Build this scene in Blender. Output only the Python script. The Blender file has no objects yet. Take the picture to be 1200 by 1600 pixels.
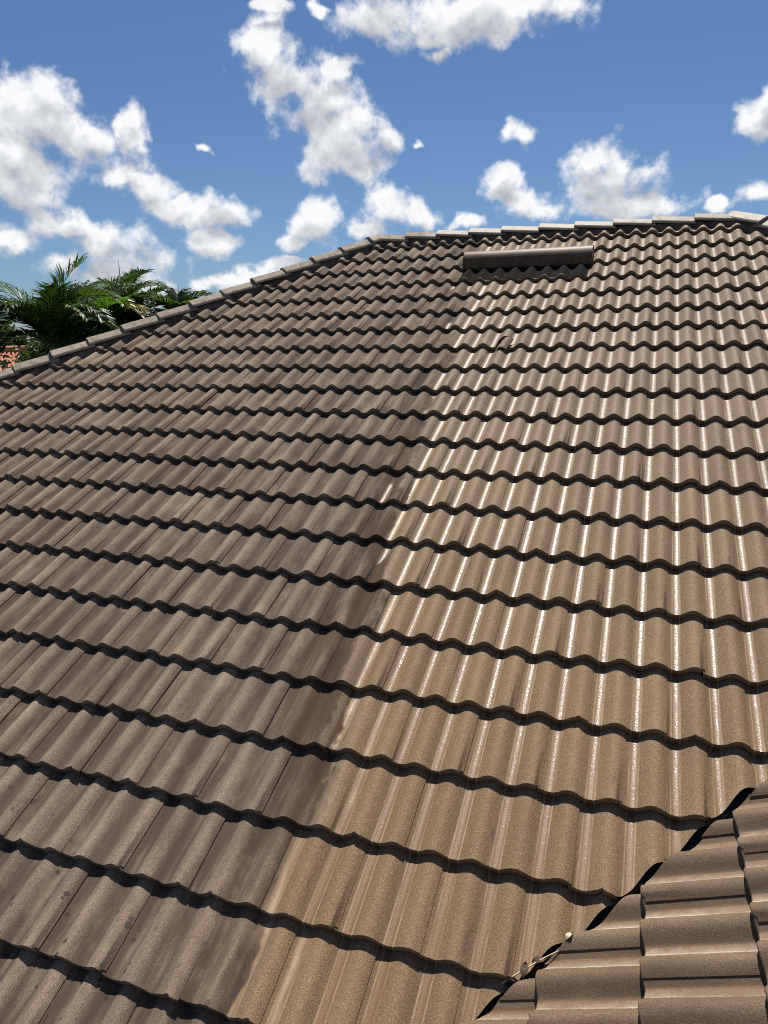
import bpy, bmesh, math, random
from mathutils import Vector, Matrix, noise
random.seed(11)
scene = bpy.context.scene
col = scene.collection

# ------------------------------------------------------------------ camera
PITCH = math.atan(0.5)                       # 6:12 roof
PC, PS = math.cos(PITCH), math.sin(PITCH)
ZO = 6.4                                     # roof datum above the ground
cam_d = bpy.data.cameras.new("camera")
cam = bpy.data.objects.new("camera", cam_d)
col.objects.link(cam)
RX = Vector((0.94227885, 0.33458877, -0.01248987))
RY = Vector((0.06657939, -0.22379104, -0.97233788))
RZ = Vector((-0.3281429, 0.91538185, -0.23315028))
CAM = Vector((-0.21815366, -7.81399242, -0.97188043 + ZO))
m3 = Matrix((RX, -RY, -RZ)).transposed()
cam.matrix_world = Matrix.Translation(CAM) @ m3.to_4x4()
cam_d.sensor_fit = 'HORIZONTAL'
cam_d.sensor_width = 36.0
cam_d.lens = 36.0 * 1117.967 / 1200.0
cam_d.clip_start = 0.05
cam_d.clip_end = 6000
scene.camera = cam
scene.render.resolution_x, scene.render.resolution_y = 768, 1024

# ------------------------------------------------------------------ light
SUN_R = Vector((-0.07, 0.81, 0.585)).normalized()            # in roof axes: across, up the slope, normal
SUN = Vector((SUN_R.x, SUN_R.y * PC - SUN_R.z * PS, SUN_R.y * PS + SUN_R.z * PC))
sun_d = bpy.data.lights.new("sun", 'SUN')
sun_d.energy = 5.0
sun_d.angle = math.radians(0.53)
sun_d.color = (1.0, 0.955, 0.88)
sun = bpy.data.objects.new("sun", sun_d)
sun.rotation_euler = SUN.to_track_quat('Z', 'Y').to_euler()
sun.location = (0, 0, 40)
col.objects.link(sun)

vs = scene.view_settings
vs.view_transform = 'Standard'
vs.look = 'None'
vs.gamma = 1.0
vs.use_curve_mapping = False
vs.exposure = 0.5
scene.render.engine = 'CYCLES'
scene.cycles.filter_width = 1.05
scene.cycles.use_denoising = False
scene.cycles.sample_clamp_indirect = 4.0
scene.cycles.max_bounces = 6
scene.cycles.diffuse_bounces = 3
scene.cycles.glossy_bounces = 3
scene.cycles.transparent_max_bounces = 6


class NT:
    """small helper for building node trees"""
    def __init__(self, tree):
        self.t = tree

    def n(self, typ, **kw):
        nd = self.t.nodes.new(typ)
        for k, v in kw.items():
            setattr(nd, k, v)
        return nd

    def put(self, sock, v):
        if v is None:
            return
        if isinstance(v, bpy.types.NodeSocket):
            self.t.links.new(v, sock)
        else:
            sock.default_value = v

    def m(self, op, a, b=None, c=None, clamp=False):
        nd = self.n('ShaderNodeMath', operation=op, use_clamp=clamp)
        self.put(nd.inputs[0], a)
        self.put(nd.inputs[1], b)
        self.put(nd.inputs[2], c)
        return nd.outputs[0]

    def v(self, op, a, b=None):
        nd = self.n('ShaderNodeVectorMath', operation=op)
        self.put(nd.inputs[0], a)
        self.put(nd.inputs[1], b)
        return nd.outputs['Value'] if op in ('LENGTH', 'DOT_PRODUCT', 'DISTANCE') else nd.outputs[0]

    def step(self, x, lo, hi, a=0.0, b=1.0):
        nd = self.n('ShaderNodeMapRange', interpolation_type='SMOOTHSTEP')
        self.put(nd.inputs[0], x)
        self.put(nd.inputs[1], lo)
        self.put(nd.inputs[2], hi)
        self.put(nd.inputs[3], a)
        self.put(nd.inputs[4], b)
        return nd.outputs[0]

    def xyz(self, x=0.0, y=0.0, z=0.0):
        nd = self.n('ShaderNodeCombineXYZ')
        self.put(nd.inputs[0], x)
        self.put(nd.inputs[1], y)
        self.put(nd.inputs[2], z)
        return nd.outputs[0]

    def sep(self, vec):
        nd = self.n('ShaderNodeSeparateXYZ')
        self.put(nd.inputs[0], vec)
        return nd.outputs

    def noise(self, vec, scale, detail=2.0, rough=0.5, dist=0.0):
        nd = self.n('ShaderNodeTexNoise')
        self.put(nd.inputs['Vector'], vec)
        nd.inputs['Scale'].default_value = scale
        nd.inputs['Detail'].default_value = detail
        nd.inputs['Roughness'].default_value = rough
        nd.inputs['Distortion'].default_value = dist
        return nd.outputs['Fac']

    def mix(self, f, a, b, blend='MIX'):
        nd = self.n('ShaderNodeMix', data_type='RGBA', blend_type=blend)
        self.put(nd.inputs[0], f)
        for i, x in ((6, a), (7, b)):
            if isinstance(x, tuple) and len(x) == 3:
                x = (*x, 1.0)
            self.put(nd.inputs[i], x)
        return nd.outputs[2]


# ------------------------------------------------------------------ sky with cumulus
world = bpy.data.worlds.new("World")
scene.world = world
world.use_nodes = True
CLOUDS = [(-0.242, 0.374, 0.147, 0.033), (-0.142, 0.374, 0.06, 0.018), (-0.344, 0.371, 0.055, 0.024), (-0.265, 0.351, 0.055, 0.015), (-0.491, 0.338, 0.033, 0.028), (-0.453, 0.311, 0.055, 0.034), (-0.414, 0.281, 0.05, 0.034), (-0.395, 0.247, 0.059, 0.039), (-0.388, 0.221, 0.059, 0.023), (-0.342, 0.247, 0.026, 0.018), (-0.393, 0.321, 0.032, 0.014), (-0.477, 0.375, 0.027, 0.008), (-0.415, 0.381, 0.016, 0.007), (-0.752, 0.248, 0.072, 0.037), (-0.777, 0.21, 0.064, 0.036), (-0.706, 0.242, 0.028, 0.03), (-0.656, 0.259, 0.024, 0.025), (-0.651, 0.236, 0.021, 0.015), (-0.784, 0.18, 0.051, 0.031), (-0.669, 0.197, 0.033, 0.022), (-0.633, 0.181, 0.042, 0.023), (-0.604, 0.164, 0.043, 0.022), (-0.553, 0.162, 0.057, 0.022), (-0.564, 0.125, 0.036, 0.015), (-0.692, 0.117, 0.063, 0.031), (-0.665, 0.088, 0.054, 0.031), (-0.73, 0.141, 0.043, 0.02), (-0.798, 0.12, 0.034, 0.017), (-0.734, 0.101, 0.043, 0.022), (-0.647, 0.069, 0.039, 0.023), (-0.569, 0.233, 0.01, 0.007), (-0.289, 0.239, 0.012, 0.006), (-0.43, 0.142, 0.032, 0.031), (-0.449, 0.121, 0.033, 0.012), (-0.339, 0.157, 0.043, 0.029), (-0.369, 0.144, 0.034, 0.015), (-0.289, 0.15, 0.033, 0.02), (-0.227, 0.145, 0.033, 0.011), (-0.555, 0.072, 0.042, 0.014), (-0.513, 0.084, 0.035, 0.014), (-0.467, 0.099, 0.038, 0.01), (-0.163, 0.243, 0.02, 0.017), (-0.192, 0.19, 0.028, 0.019), (-0.158, 0.171, 0.036, 0.019), (-0.141, 0.153, 0.04, 0.015), (-0.073, 0.208, 0.034, 0.025), (-0.045, 0.181, 0.064, 0.037), (-0.008, 0.189, 0.028, 0.022), (-0.029, 0.158, 0.06, 0.022), (0.109, 0.237, 0.028, 0.023), (0.12, 0.251, 0.016, 0.019), (0.113, 0.158, 0.032, 0.014), (0.13, 0.16, 0.026, 0.018), (0.068, 0.157, 0.015, 0.008), (-0.27, 0.332, 0.02, 0.012)]


def cloud_cells(h, d):
    """cumulus cells ahead of the camera, in compass bearing and elevation"""
    s = h.sep(d)
    az = h.m('ARCTAN2', s[0], s[1])
    el = h.m('ARCSINE', s[2])
    w = h.n('ShaderNodeTexNoise')
    h.put(w.inputs['Vector'], d)
    w.inputs['Scale'].default_value = 22.0
    w.inputs['Detail'].default_value = 3.0
    ws = h.sep(w.outputs['Color'])
    p = h.xyz(h.m('MULTIPLY_ADD', ws[0], 0.07, h.m('ADD', az, -0.035)), h.m('MULTIPLY_ADD', ws[1], 0.05, h.m('ADD', el, -0.025)), 0.0)
    acc = None
    for (a, e, ra, re) in CLOUDS:
        q = h.v('MULTIPLY', h.v('SUBTRACT', p, (a, e, 0.0)), (1 / ra, 1 / re, 0.0))
        f = h.m('SUBTRACT', 1.0, h.v('LENGTH', q))
        if acc is None:
            acc = f
        else:
            nd = h.n('ShaderNodeMath', operation='SMOOTH_MAX')
            h.put(nd.inputs[0], acc)
            h.put(nd.inputs[1], f)
            nd.inputs[2].default_value = 0.3
            acc = nd.outputs[0]
    return h.m('MAXIMUM', acc, -1.5)


wt = world.node_tree
wt.nodes.clear()
h = NT(wt)
dirv = h.v('NORMALIZE', h.n('ShaderNodeTexCoord').outputs['Generated'])
sky = h.n('ShaderNodeTexSky', sky_type='NISHITA')
sky.sun_disc = False
sky.sun_elevation = math.asin(SUN.z)
sky.sun_rotation = math.atan2(SUN.x, SUN.y)
sky.altitude = 0
sky.air_density = 1.0
sky.dust_density = 0.3
sky.ozone_density = 3.5
skyc = h.mix(1.0, sky.outputs[0], (0.72, 0.87, 1.08), 'MULTIPLY')


def cloud_sky(acc, detail, acc_up=None):
    n0 = h.noise(dirv, 21.0, detail, 0.60, 0.10)
    n1 = h.noise(dirv, 20.0, 4.0, 0.55, 0.12)
    n2 = h.noise(h.v('ADD', dirv, (0.0, 0.0, 0.012)), 20.0, 4.0, 0.55, 0.12)
    den = h.m('ADD', h.m('ADD', acc, 0.02), h.m('MULTIPLY', h.m('SUBTRACT', n0, 0.50), 2.9))
    den = h.m('MINIMUM', den, h.m('MULTIPLY_ADD', acc, 1.3, 0.85))
    alpha = h.step(den, -0.16, 0.62)
    up = h.m('MAXIMUM', h.m('ADD', acc_up if acc_up is not None else acc, h.m('MULTIPLY', h.m('SUBTRACT', n2, 0.5), 1.6)), 0.0)
    lit = h.m('POWER', 2.718, h.m('MULTIPLY', up, -1.3))
    lit = h.m('ADD', lit, h.m('MULTIPLY', h.m('SUBTRACT', n1, n2), 1.1), clamp=True)
    ccol = h.mix(lit, (4.6, 5.1, 6.0), (13.6, 13.8, 14.0))
    b_ = h.n('ShaderNodeBackground')
    b_.inputs['Strength'].default_value = 0.05
    h.put(b_.inputs['Color'], h.mix(alpha, skyc, ccol))
    return b_.outputs[0]


front = cloud_sky(cloud_cells(h, dirv), 7.0, cloud_cells(h, h.v('NORMALIZE', h.v('ADD', dirv, (0.0, 0.0, 0.022)))))
# a sparser cumulus field round the unseen sky, thinned to deepen the shadows
fl = h.v('MULTIPLY', dirv, (1.0, 1.0, 2.2))
spread = h.m('MULTIPLY', h.m('SUBTRACT', h.noise(fl, 4.2, 2.0, 0.5), 0.61), 7.0)
others = cloud_sky(spread, 4.0)
sx = h.sep(dirv)
azd = h.m('ARCTAN2', sx[0], sx[1])
inside = h.m('MULTIPLY', h.m('MULTIPLY', h.m('GREATER_THAN', azd, -0.95), h.m('LESS_THAN', azd, 0.24)),
             h.m('MULTIPLY', h.m('GREATER_THAN', sx[2], 0.0), h.m('LESS_THAN', sx[2], 0.45)))
mxw = h.n('ShaderNodeMixShader')
h.put(mxw.inputs[0], inside)
wt.links.new(others, mxw.inputs[1])
wt.links.new(front, mxw.inputs[2])
wt.links.new(mxw.outputs[0], h.n('ShaderNodeOutputWorld').inputs[0])

# ------------------------------------------------------------------ object helpers


def obj(name, mesh, parent=None, mats=None, label=None, cat=None, group=None, kind=None):
    o = bpy.data.objects.new(name, mesh)
    col.objects.link(o)
    if parent is not None:
        o.parent = parent
    if mats:
        for m_ in mats:
            mesh.materials.append(m_)
    tag(o, label, cat, group, kind)
    return o


def tag(o, label=None, cat=None, group=None, kind=None):
    for k, v in (('label', label), ('category', cat), ('group', group), ('kind', kind)):
        if v:
            o[k] = v
    return o


def empty(name, loc, label, cat, group=None):
    o = bpy.data.objects.new(name, None)
    o.location = loc
    o.empty_display_size = 0.3
    col.objects.link(o)
    return tag(o, label, cat, group)


def mesh_of(name, verts, faces, smooth=False):
    me = bpy.data.meshes.new(name)
    me.from_pydata([tuple(v) for v in verts], [], faces)
    me.update()
    if smooth:
        me.polygons.foreach_set('use_smooth', [True] * len(me.polygons))
    return me


def sharp(me, ang=35):
    if hasattr(me, 'set_sharp_from_angle'):
        me.set_sharp_from_angle(angle=math.radians(ang))
    return me


def new_mat(name):
    m_ = bpy.data.materials.new(name)
    m_.use_nodes = True
    t = m_.node_tree
    b = t.nodes['Principled BSDF']
    return m_, NT(t), b


def RW(u, v, n=0.0):
    return Vector((u, v * PC - n * PS, v * PS + n * PC + ZO))


def frame(origin, ax, ay, az):
    m_ = Matrix((ax, ay, az)).transposed().to_4x4()
    m_.translation = origin
    return m_


# ------------------------------------------------------------------ tile materials
GAUGE = 0.3313
PITCHU = 0.15
VK = 5.461                                   # valley line: X - Y
HK = -3.30                                   # left hip line: X - Y
RIDGE_Y = 0.20
RIGHT_K = 0.74                               # right hip line: X + Y
WING_A0, WING_B0 = -6.215, 5.685


def tile_material(name, wing):
    m_, h, b = new_mat(name)
    pos = h.n('ShaderNodeNewGeometry').outputs['Position']
    s = h.sep(pos)
    zz = h.m('ADD', s[2], -ZO)
    if not wing:
        u = s[0]
        v = h.m('ADD', h.m('MULTIPLY', s[1], PC), h.m('MULTIPLY', zz, PS))
        uj = h.m('ADD', u, 0.033)
        row = h.m('CEIL', h.m('ADD', h.m('MULTIPLY', v, -1 / GAUGE), -0.008))
        odd = h.m('SUBTRACT', 1.0, h.m('FLOORED_MODULO', row, 2.0))
    else:
        u = h.m('MULTIPLY', s[1], -1.0)
        v = h.m('ADD', h.m('MULTIPLY', h.m('ADD', s[0], -VK), PC), h.m('MULTIPLY', zz, PS))
        uj = h.m('ADD', u, -WING_B0)
        row = h.m('CEIL', h.m('ADD', h.m('MULTIPLY', h.m('ADD', v, -WING_A0), -1 / GAUGE), -0.008))
        odd = h.m('FLOORED_MODULO', row, 2.0)
    # number of the tile, so that each takes its own tone
    tid = h.m('FLOOR', h.m('DIVIDE', h.m('SUBTRACT', uj, h.m('MULTIPLY', odd, 0.15)), 0.30))
    wn = h.n('ShaderNodeTexWhiteNoise', noise_dimensions='2D')
    h.put(wn.inputs['Vector'], h.xyz(tid, row, 0))
    rnd = wn.outputs['Value']
    uv = h.xyz(u, v, 0.0)
    ph = h.m('DIVIDE', h.m('SUBTRACT', uj, 0.033), PITCHU)                 # whole numbers at the channel bottoms
    fr = h.m('SUBTRACT', h.m('FRACT', h.m('ADD', ph, 0.5)), 0.5)           # -0.5 .. 0.5 round the channel bottom
    chan = h.step(h.m('ABSOLUTE', fr), 0.06, 0.13, 1.0, 0.0)
    core = h.step(h.m('ABSOLUTE', fr), 0.045, 0.065, 1.0, 0.0)
    # noises
    vp = h.xyz(h.m('MULTIPLY', u, 1.0), h.m('MULTIPLY', v, 0.10), h.m('MULTIPLY', tid, 3.7))
    streak = h.noise(vp, 26.0, 3.0, 0.6)
    vq = h.xyz(u, h.m('MULTIPLY', v, 0.35), h.m('ADD', row, h.m('MULTIPLY', tid, 1.7)))
    blotch = h.noise(vq, 9.0, 4.0, 0.65)
    large = h.noise(uv, 1.1, 2.0, 0.6)
    grain = h.noise(pos, 420.0, 2.0, 0.7)
    grit = h.n('ShaderNodeTexVoronoi')
    h.put(grit.inputs['Vector'], pos)
    grit.inputs['Scale'].default_value = 520.0
    gritc = h.sep(grit.outputs['Color'])
    # wet side
    if not wing:
        edge = h.m('ADD', h.m('MULTIPLY_ADD', v, -0.088, -1.90), h.m('MULTIPLY', h.m('MAXIMUM', h.m('ADD', v, 0.0), -10.0), 0.0))
        edge = h.m('MINIMUM', edge, -1.36)
        edn = h.m('MULTIPLY', h.m('SUBTRACT', h.noise(h.xyz(u, h.m('MULTIPLY', v, 0.5), row), 10.0, 3.0, 0.6), 0.5), 0.16)
        tj = h.m('MULTIPLY', h.m('SUBTRACT', rnd, 0.5), 0.10)
        dist = h.m('SUBTRACT', u, h.m('ADD', edge, h.m('ADD', edn, tj)))
        wet = h.step(dist, -0.014, 0.018)
        # splashes short of the washed edge
        for (su, sv, ru, rv) in ((-1.66, -4.20, .035, .13), (-1.505, -4.62, .028, .16), (-1.52, -4.76, .018, .07), (-1.66, -2.76, .05, .10), (-1.80, -1.9, .03, .08), (-1.98, -1.05, .03, .08)):
            q = h.v('MULTIPLY', h.v('SUBTRACT', uv, (su, sv, 0)), (1 / ru, 1 / rv, 0))
            wet = h.m('MAXIMUM', wet, h.step(h.m('ADD', h.v('LENGTH', q), h.m('MULTIPLY', h.m('SUBTRACT', blotch, .5), 1.2)), 0.8, 1.1, 1.0, 0.0))
        run = h.m('MULTIPLY', h.step(h.m('ADD', dist, h.m('MULTIPLY', h.m('SUBTRACT', streak, 0.5), 0.25)), -0.36, -0.04), h.step(dist, -0.012, 0.03, 1.0, 0.0))   # dirt washed out to the edge
        deep = h.m('MULTIPLY', h.step(v, -4.6, -2.4, 1.0, 0.4), h.step(v, -7.0, -5.6, 0.55, 1.0))
        run = h.m('MULTIPLY', run, deep)
        clean = h.m('MULTIPLY', h.step(dist, -0.02, 0.10), h.step(v, -6.1, -2.6, 1.0, 0.30))
    else:
        wet = h.m('ADD', 0.82, 0.0)
        run = h.m('ADD', 0.0, 0.0)
        clean = h.m('ADD', 0.55, 0.0)
    # colour
    base = h.mix(rnd, (0.285, 0.188, 0.116), (0.440, 0.302, 0.194))
    base = h.mix(h.step(large, 0.35, 0.7, 0.0, 0.55), base, (0.165, 0.118, 0.077))
    base = h.mix(clean, base, h.mix(rnd, (0.320, 0.168, 0.062), (0.38, 0.214, 0.088)))
    base = h.mix(h.step(grain, 0.30, 0.72), h.mix(0.75, base, (0.045, 0.035, 0.027)), h.mix(0.24, base, (0.60, 0.51, 0.39)))
    base = h.mix(h.step(gritc[0], 0.90, 0.93, 0.0, 0.55), base, (0.52, 0.45, 0.36))
    base = h.mix(h.step(gritc[1], 0.90, 0.93, 0.0, 0.55), base, (0.05, 0.038, 0.03))
    # black growth, thickest in the channels and on one flank of each roll
    flank = h.m('MULTIPLY', h.step(fr, -0.42, -0.10), h.step(fr, 0.08, 0.26, 1.0, 0.0))
    dry = h.m('SUBTRACT', 1.0, h.m('MULTIPLY', wet, 0.72 if not wing else 0.25))
    grow = h.m('MULTIPLY', h.step(h.m('ADD', h.m('MULTIPLY', streak, 0.6), h.m('MULTIPLY', blotch, 0.5)), 0.39, 0.62), h.m('MULTIPLY_ADD', flank, 0.62, 0.38))
    grow = h.m('MULTIPLY', grow, dry)
    base = h.mix(h.m('MULTIPLY', grow, h.step(large, 0.3, 0.65, 0.95, 0.65)), base, (0.052, 0.038, 0.029))
    base = h.mix(h.m('MULTIPLY', h.m('MULTIPLY', flank, dry), h.m('MULTIPLY_ADD', streak, 0.75, 0.18)), base, (0.085, 0.060, 0.042))  # one flank darker; on the wing, shade away from the sun painted in
    base = h.mix(h.m('MULTIPLY', run, h.step(h.m('ADD', blotch, h.m('MULTIPLY', streak, 0.5)), 0.42, 0.85, 0.3, 1.0)), base, h.mix(blotch, (0.034, 0.024, 0.018), (0.115, 0.064, 0.032)))
    # black mould running down the slope, worst towards the washed edge and the ridge
    mo = h.noise(h.xyz(u, h.m('MULTIPLY', v, 0.16), h.m('MULTIPLY', row, 0.35)), 7.5, 5.0, 0.68)
    if not wing:
        amt = h.m('MULTIPLY', h.step(dist, -2.6, -0.1, 0.45, 1.0), h.step(v, -6.6, -3.5, 0.55, 1.0))
    else:
        amt = 0.6
    mo = h.m('MULTIPLY', h.m('MULTIPLY', h.step(mo, 0.47, 0.66), amt), dry)
    mo = h.m('MULTIPLY', mo, h.m('MULTIPLY_ADD', flank, 0.45, 0.40))
    base = h.mix(mo, base, (0.034, 0.025, 0.020))
    patch = h.noise(h.xyz(u, h.m('MULTIPLY', v, 0.55), h.m('MULTIPLY', rnd, 0.6)), 2.6, 5.0, 0.7)
    base = h.mix(h.m('MULTIPLY', h.step(patch, 0.48, 0.70, 0.0, 0.50), dry), base, h.mix(0.75, base, (0.040, 0.030, 0.024)))
    base = h.mix(h.m('MULTIPLY', h.step(patch, 0.30, 0.46, 0.30, 0.0), dry), base, (0.40, 0.30, 0.20))
    # odd dark scars on the washed side
    scar = h.m('MULTIPLY', h.step(h.noise(h.xyz(u, h.m('MULTIPLY', v, 0.3), h.m('ADD', row, 9.0)), 15.0, 4.0, 0.6), 0.63, 0.74), 0.55)
    base = h.mix(h.m('MULTIPLY', scar, wet), base, (0.075, 0.058, 0.045))
    if not wing:
        # fresh water drops low down on the dry side
        vo = h.n('ShaderNodeTexVoronoi')
        h.put(vo.inputs['Vector'], uv)
        vo.inputs['Scale'].default_value = 26.0
        vc = h.sep(vo.outputs['Color'])
        rad = h.m('MULTIPLY', h.step(vc[0], 0.45, 1.0), 0.30)
        drop = h.step(h.m('SUBTRACT', rad, vo.outputs['Distance']), 0.0, 0.06)
        area = h.step(h.m('ADD', h.m('ADD', h.m('MULTIPLY', v, -1.0), h.m('MULTIPLY', u, -0.35)), h.m('MULTIPLY', large, 0.4)), 7.3, 7.8)
        drop = h.m('MULTIPLY', drop, h.m('MULTIPLY', area, h.m('SUBTRACT', 1.0, wet)))
        base = h.mix(h.m('MULTIPLY', drop, 0.85), base, (0.045, 0.034, 0.026))
    film = h.m('MULTIPLY', wet, chan)
    if wing:
        base = h.mix(0.38, base, (0.085, 0.052, 0.032))
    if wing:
        # wet sheen painted as a pale band along the lower edge of each channel
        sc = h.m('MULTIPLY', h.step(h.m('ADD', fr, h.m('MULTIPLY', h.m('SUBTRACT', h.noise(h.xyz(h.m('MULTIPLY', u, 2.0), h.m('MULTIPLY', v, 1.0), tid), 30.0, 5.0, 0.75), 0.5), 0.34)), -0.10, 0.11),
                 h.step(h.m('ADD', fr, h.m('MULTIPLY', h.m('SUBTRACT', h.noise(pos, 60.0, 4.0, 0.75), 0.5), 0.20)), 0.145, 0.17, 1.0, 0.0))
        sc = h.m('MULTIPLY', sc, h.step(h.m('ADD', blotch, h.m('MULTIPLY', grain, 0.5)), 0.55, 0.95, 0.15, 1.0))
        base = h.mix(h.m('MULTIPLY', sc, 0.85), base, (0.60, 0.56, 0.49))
    base = h.mix(h.m('MULTIPLY', wet, 0.18), base, (0.09, 0.055, 0.03))
    base = h.mix(h.m('MULTIPLY', film, 0.70), base, (0.165, 0.084, 0.032))
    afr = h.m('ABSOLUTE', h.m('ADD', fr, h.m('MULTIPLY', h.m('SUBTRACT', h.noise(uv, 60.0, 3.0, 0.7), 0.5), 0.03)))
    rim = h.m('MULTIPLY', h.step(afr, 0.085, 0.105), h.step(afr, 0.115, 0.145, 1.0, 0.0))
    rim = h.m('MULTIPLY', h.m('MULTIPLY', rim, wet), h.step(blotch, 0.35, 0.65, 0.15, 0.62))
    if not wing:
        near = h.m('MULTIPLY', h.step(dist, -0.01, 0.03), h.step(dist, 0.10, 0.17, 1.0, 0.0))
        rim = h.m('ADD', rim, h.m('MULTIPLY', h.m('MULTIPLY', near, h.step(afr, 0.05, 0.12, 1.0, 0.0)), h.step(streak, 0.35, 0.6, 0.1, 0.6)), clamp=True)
        base = h.mix(rim, base, (0.44, 0.34, 0.22))  # pale channel edges: wet glints put into the colour
    h.put(b.inputs['Base Color'], base)
    h.put(b.inputs['Roughness'], h.m('SUBTRACT', 0.93, h.m('MULTIPLY', wet, h.m('MULTIPLY_ADD', chan, 0.22, 0.33))))
    h.put(b.inputs['Specular IOR Level'], h.m('SUBTRACT', 0.20, h.m('MULTIPLY', wet, h.m('MULTIPLY_ADD', chan, -0.19, 0.10))))
    bump = h.n('ShaderNodeBump')
    h.put(bump.inputs['Strength'], h.m('MULTIPLY_ADD', film, -0.35, 0.95))
    bump.inputs['Distance'].default_value = 0.0016
    h.put(bump.inputs['Height'], h.m('ADD', grain, h.m('MULTIPLY', blotch, 0.6)))
    h.put(b.inputs['Normal'], bump.outputs[0])
    edgewet = h.m('MULTIPLY', h.step(dist, -0.01, 0.02), h.step(dist, 0.09, 0.15, 1.0, 0.0)) if not wing else 0.0
    # the sheet of water, thinner where it has drained off low down
    drain = h.step(v, -6.4, -5.2, 0.25, 1.0) if not wing else h.m('ADD', 1.0, 0.0)
    drain = h.m('MAXIMUM', drain, edgewet)
    h.put(b.inputs['Coat Weight'], h.m('MULTIPLY', h.m('MULTIPLY', wet, h.m('MULTIPLY_ADD', h.step(h.m('ABSOLUTE', fr), 0.025, 0.068, 1.0, 0.0), 0.80 if not wing else 0.5, 0.025 if not wing else 0.30)), h.m('MULTIPLY', h.m('MULTIPLY', h.step(streak, 0.3, 0.62, 0.35, 1.0), h.step(h.noise(pos, 240.0, 2.0, 0.7), 0.44, 0.60, 0.06, 1.25)), drain)))
    h.put(b.inputs['Coat Roughness'], h.m('ADD', 0.40, h.m('MULTIPLY_ADD', chan, -0.21, h.m('MULTIPLY', core, -0.07))))
    b.inputs['Coat IOR'].default_value = 1.33
    cb = h.n('ShaderNodeBump')
    h.put(cb.inputs['Strength'], h.m('MULTIPLY_ADD', core, -0.10, 0.45))
    cb.inputs['Distance'].default_value = 0.0024
    h.put(cb.inputs['Height'], h.m('ADD', h.noise(pos, 210.0, 2.0, 0.75), h.m('MULTIPLY', blotch, 1.8)))
    h.put(b.inputs['Coat Normal'], cb.outputs[0])
    return m_


M_TILE = tile_material("concrete_tile", False)
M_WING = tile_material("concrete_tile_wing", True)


def simple(name, c1, c2, scale, rough=0.85, bump=0.0, bscale=None, spec=0.3, metal=0.0, coords='Object'):
    m_, h, b = new_mat(name)
    p = h.n('ShaderNodeTexCoord').outputs[coords] if coords != 'Position' else h.n('ShaderNodeNewGeometry').outputs['Position']
    f = h.noise(p, scale, 6.0, 0.65)
    h.put(b.inputs['Base Color'], h.mix(h.step(f, 0.3, 0.7), c1, c2))
    b.inputs['Roughness'].default_value = rough
    b.inputs['Specular IOR Level'].default_value = spec
    b.inputs['Metallic'].default_value = metal
    if bump:
        bn = h.n('ShaderNodeBump')
        bn.inputs['Strength'].default_value = 0.8
        bn.inputs['Distance'].default_value = bump
        h.put(bn.inputs['Height'], h.noise(p, bscale or scale * 3, 4.0, 0.65))
        h.put(b.inputs['Normal'], bn.outputs[0])
    return m_


def cap_material():
    m_, h, b = new_mat("ridge_cap_concrete")
    pos = h.n('ShaderNodeNewGeometry').outputs['Position']
    s = h.sep(pos)
    oi = h.n('ShaderNodeObjectInfo').outputs['Random']
    wet = h.step(h.m('ADD', s[0], h.m('MULTIPLY', h.noise(pos, 6.0, 3.0), 0.3)), -2.5, -2.2)
    base = h.mix(oi, (0.36, 0.295, 0.22), (0.46, 0.385, 0.295))
    base = h.mix(h.step(h.noise(pos, 14.0, 5.0, 0.65), 0.42, 0.7, 0, 0.75), base, (0.17, 0.135, 0.10))
    base = h.mix(h.step(h.noise(pos, 380.0, 2.0, 0.7), 0.3, 0.7), h.mix(0.45, base, (0.09, 0.07, 0.055)), base)
    h.put(b.inputs['Base Color'], base)
    h.put(b.inputs['Roughness'], h.m('MULTIPLY_ADD', wet, -0.20, 0.92))
    b.inputs['Specular IOR Level'].default_value = 0.3
    h.put(b.inputs['Coat Weight'], h.m('MULTIPLY', wet, 0.12))
    b.inputs['Coat Roughness'].default_value = 0.4
    bn = h.n('ShaderNodeBump')
    bn.inputs['Strength'].default_value = 0.8
    bn.inputs['Distance'].default_value = 0.002
    h.put(bn.inputs['Height'], h.noise(pos, 300.0, 3.0, 0.7))
    h.put(b.inputs['Normal'], bn.outputs[0])
    h.put(b.inputs['Coat Normal'], bn.outputs[0])
    return m_


M_CAP = cap_material()
M_MORTAR = simple("mortar", (0.075, 0.048, 0.036), (0.19, 0.13, 0.10), 9.0, 0.95, 0.012, 40.0, coords='Position')
M_FELT = simple("roof_felt", (0.012, 0.011, 0.010), (0.03, 0.026, 0.022), 12.0, 0.95)
M_LEAD = simple("lead_flashing", (0.03, 0.03, 0.034), (0.07, 0.07, 0.075), 8.0, 0.55, metal=0.5)
M_VENT = simple("painted_metal", (0.085, 0.052, 0.031), (0.145, 0.093, 0.058), 9.0, 0.5, 0.0, spec=0.12, coords='Position')
M_DARK = simple("vent_dark", (0.006, 0.006, 0.006), (0.014, 0.013, 0.012), 30.0, 0.9, spec=0.03)
M_STUCCO = simple("stucco", (0.52, 0.45, 0.35), (0.60, 0.53, 0.42), 3.0, 0.9, 0.003, 60.0)
M_FASCIA = simple("white_paint", (0.72, 0.70, 0.66), (0.78, 0.76, 0.72), 4.0, 0.5)
M_REDTILE = simple("red_clay", (0.42, 0.13, 0.085), (0.60, 0.24, 0.17), 2.2, 0.8)
M_ORANGETILE = simple("orange_clay", (0.50, 0.19, 0.10), (0.66, 0.30, 0.18), 2.0, 0.8)
M_GLASS = simple("window_glass", (0.02, 0.025, 0.03), (0.03, 0.035, 0.04), 1.0, 0.08, spec=0.6)

# ------------------------------------------------------------------ one roof tile
AMP, STEP = 0.0385, 0.032
TILT = STEP / GAUGE
TLEN = 0.405


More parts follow.
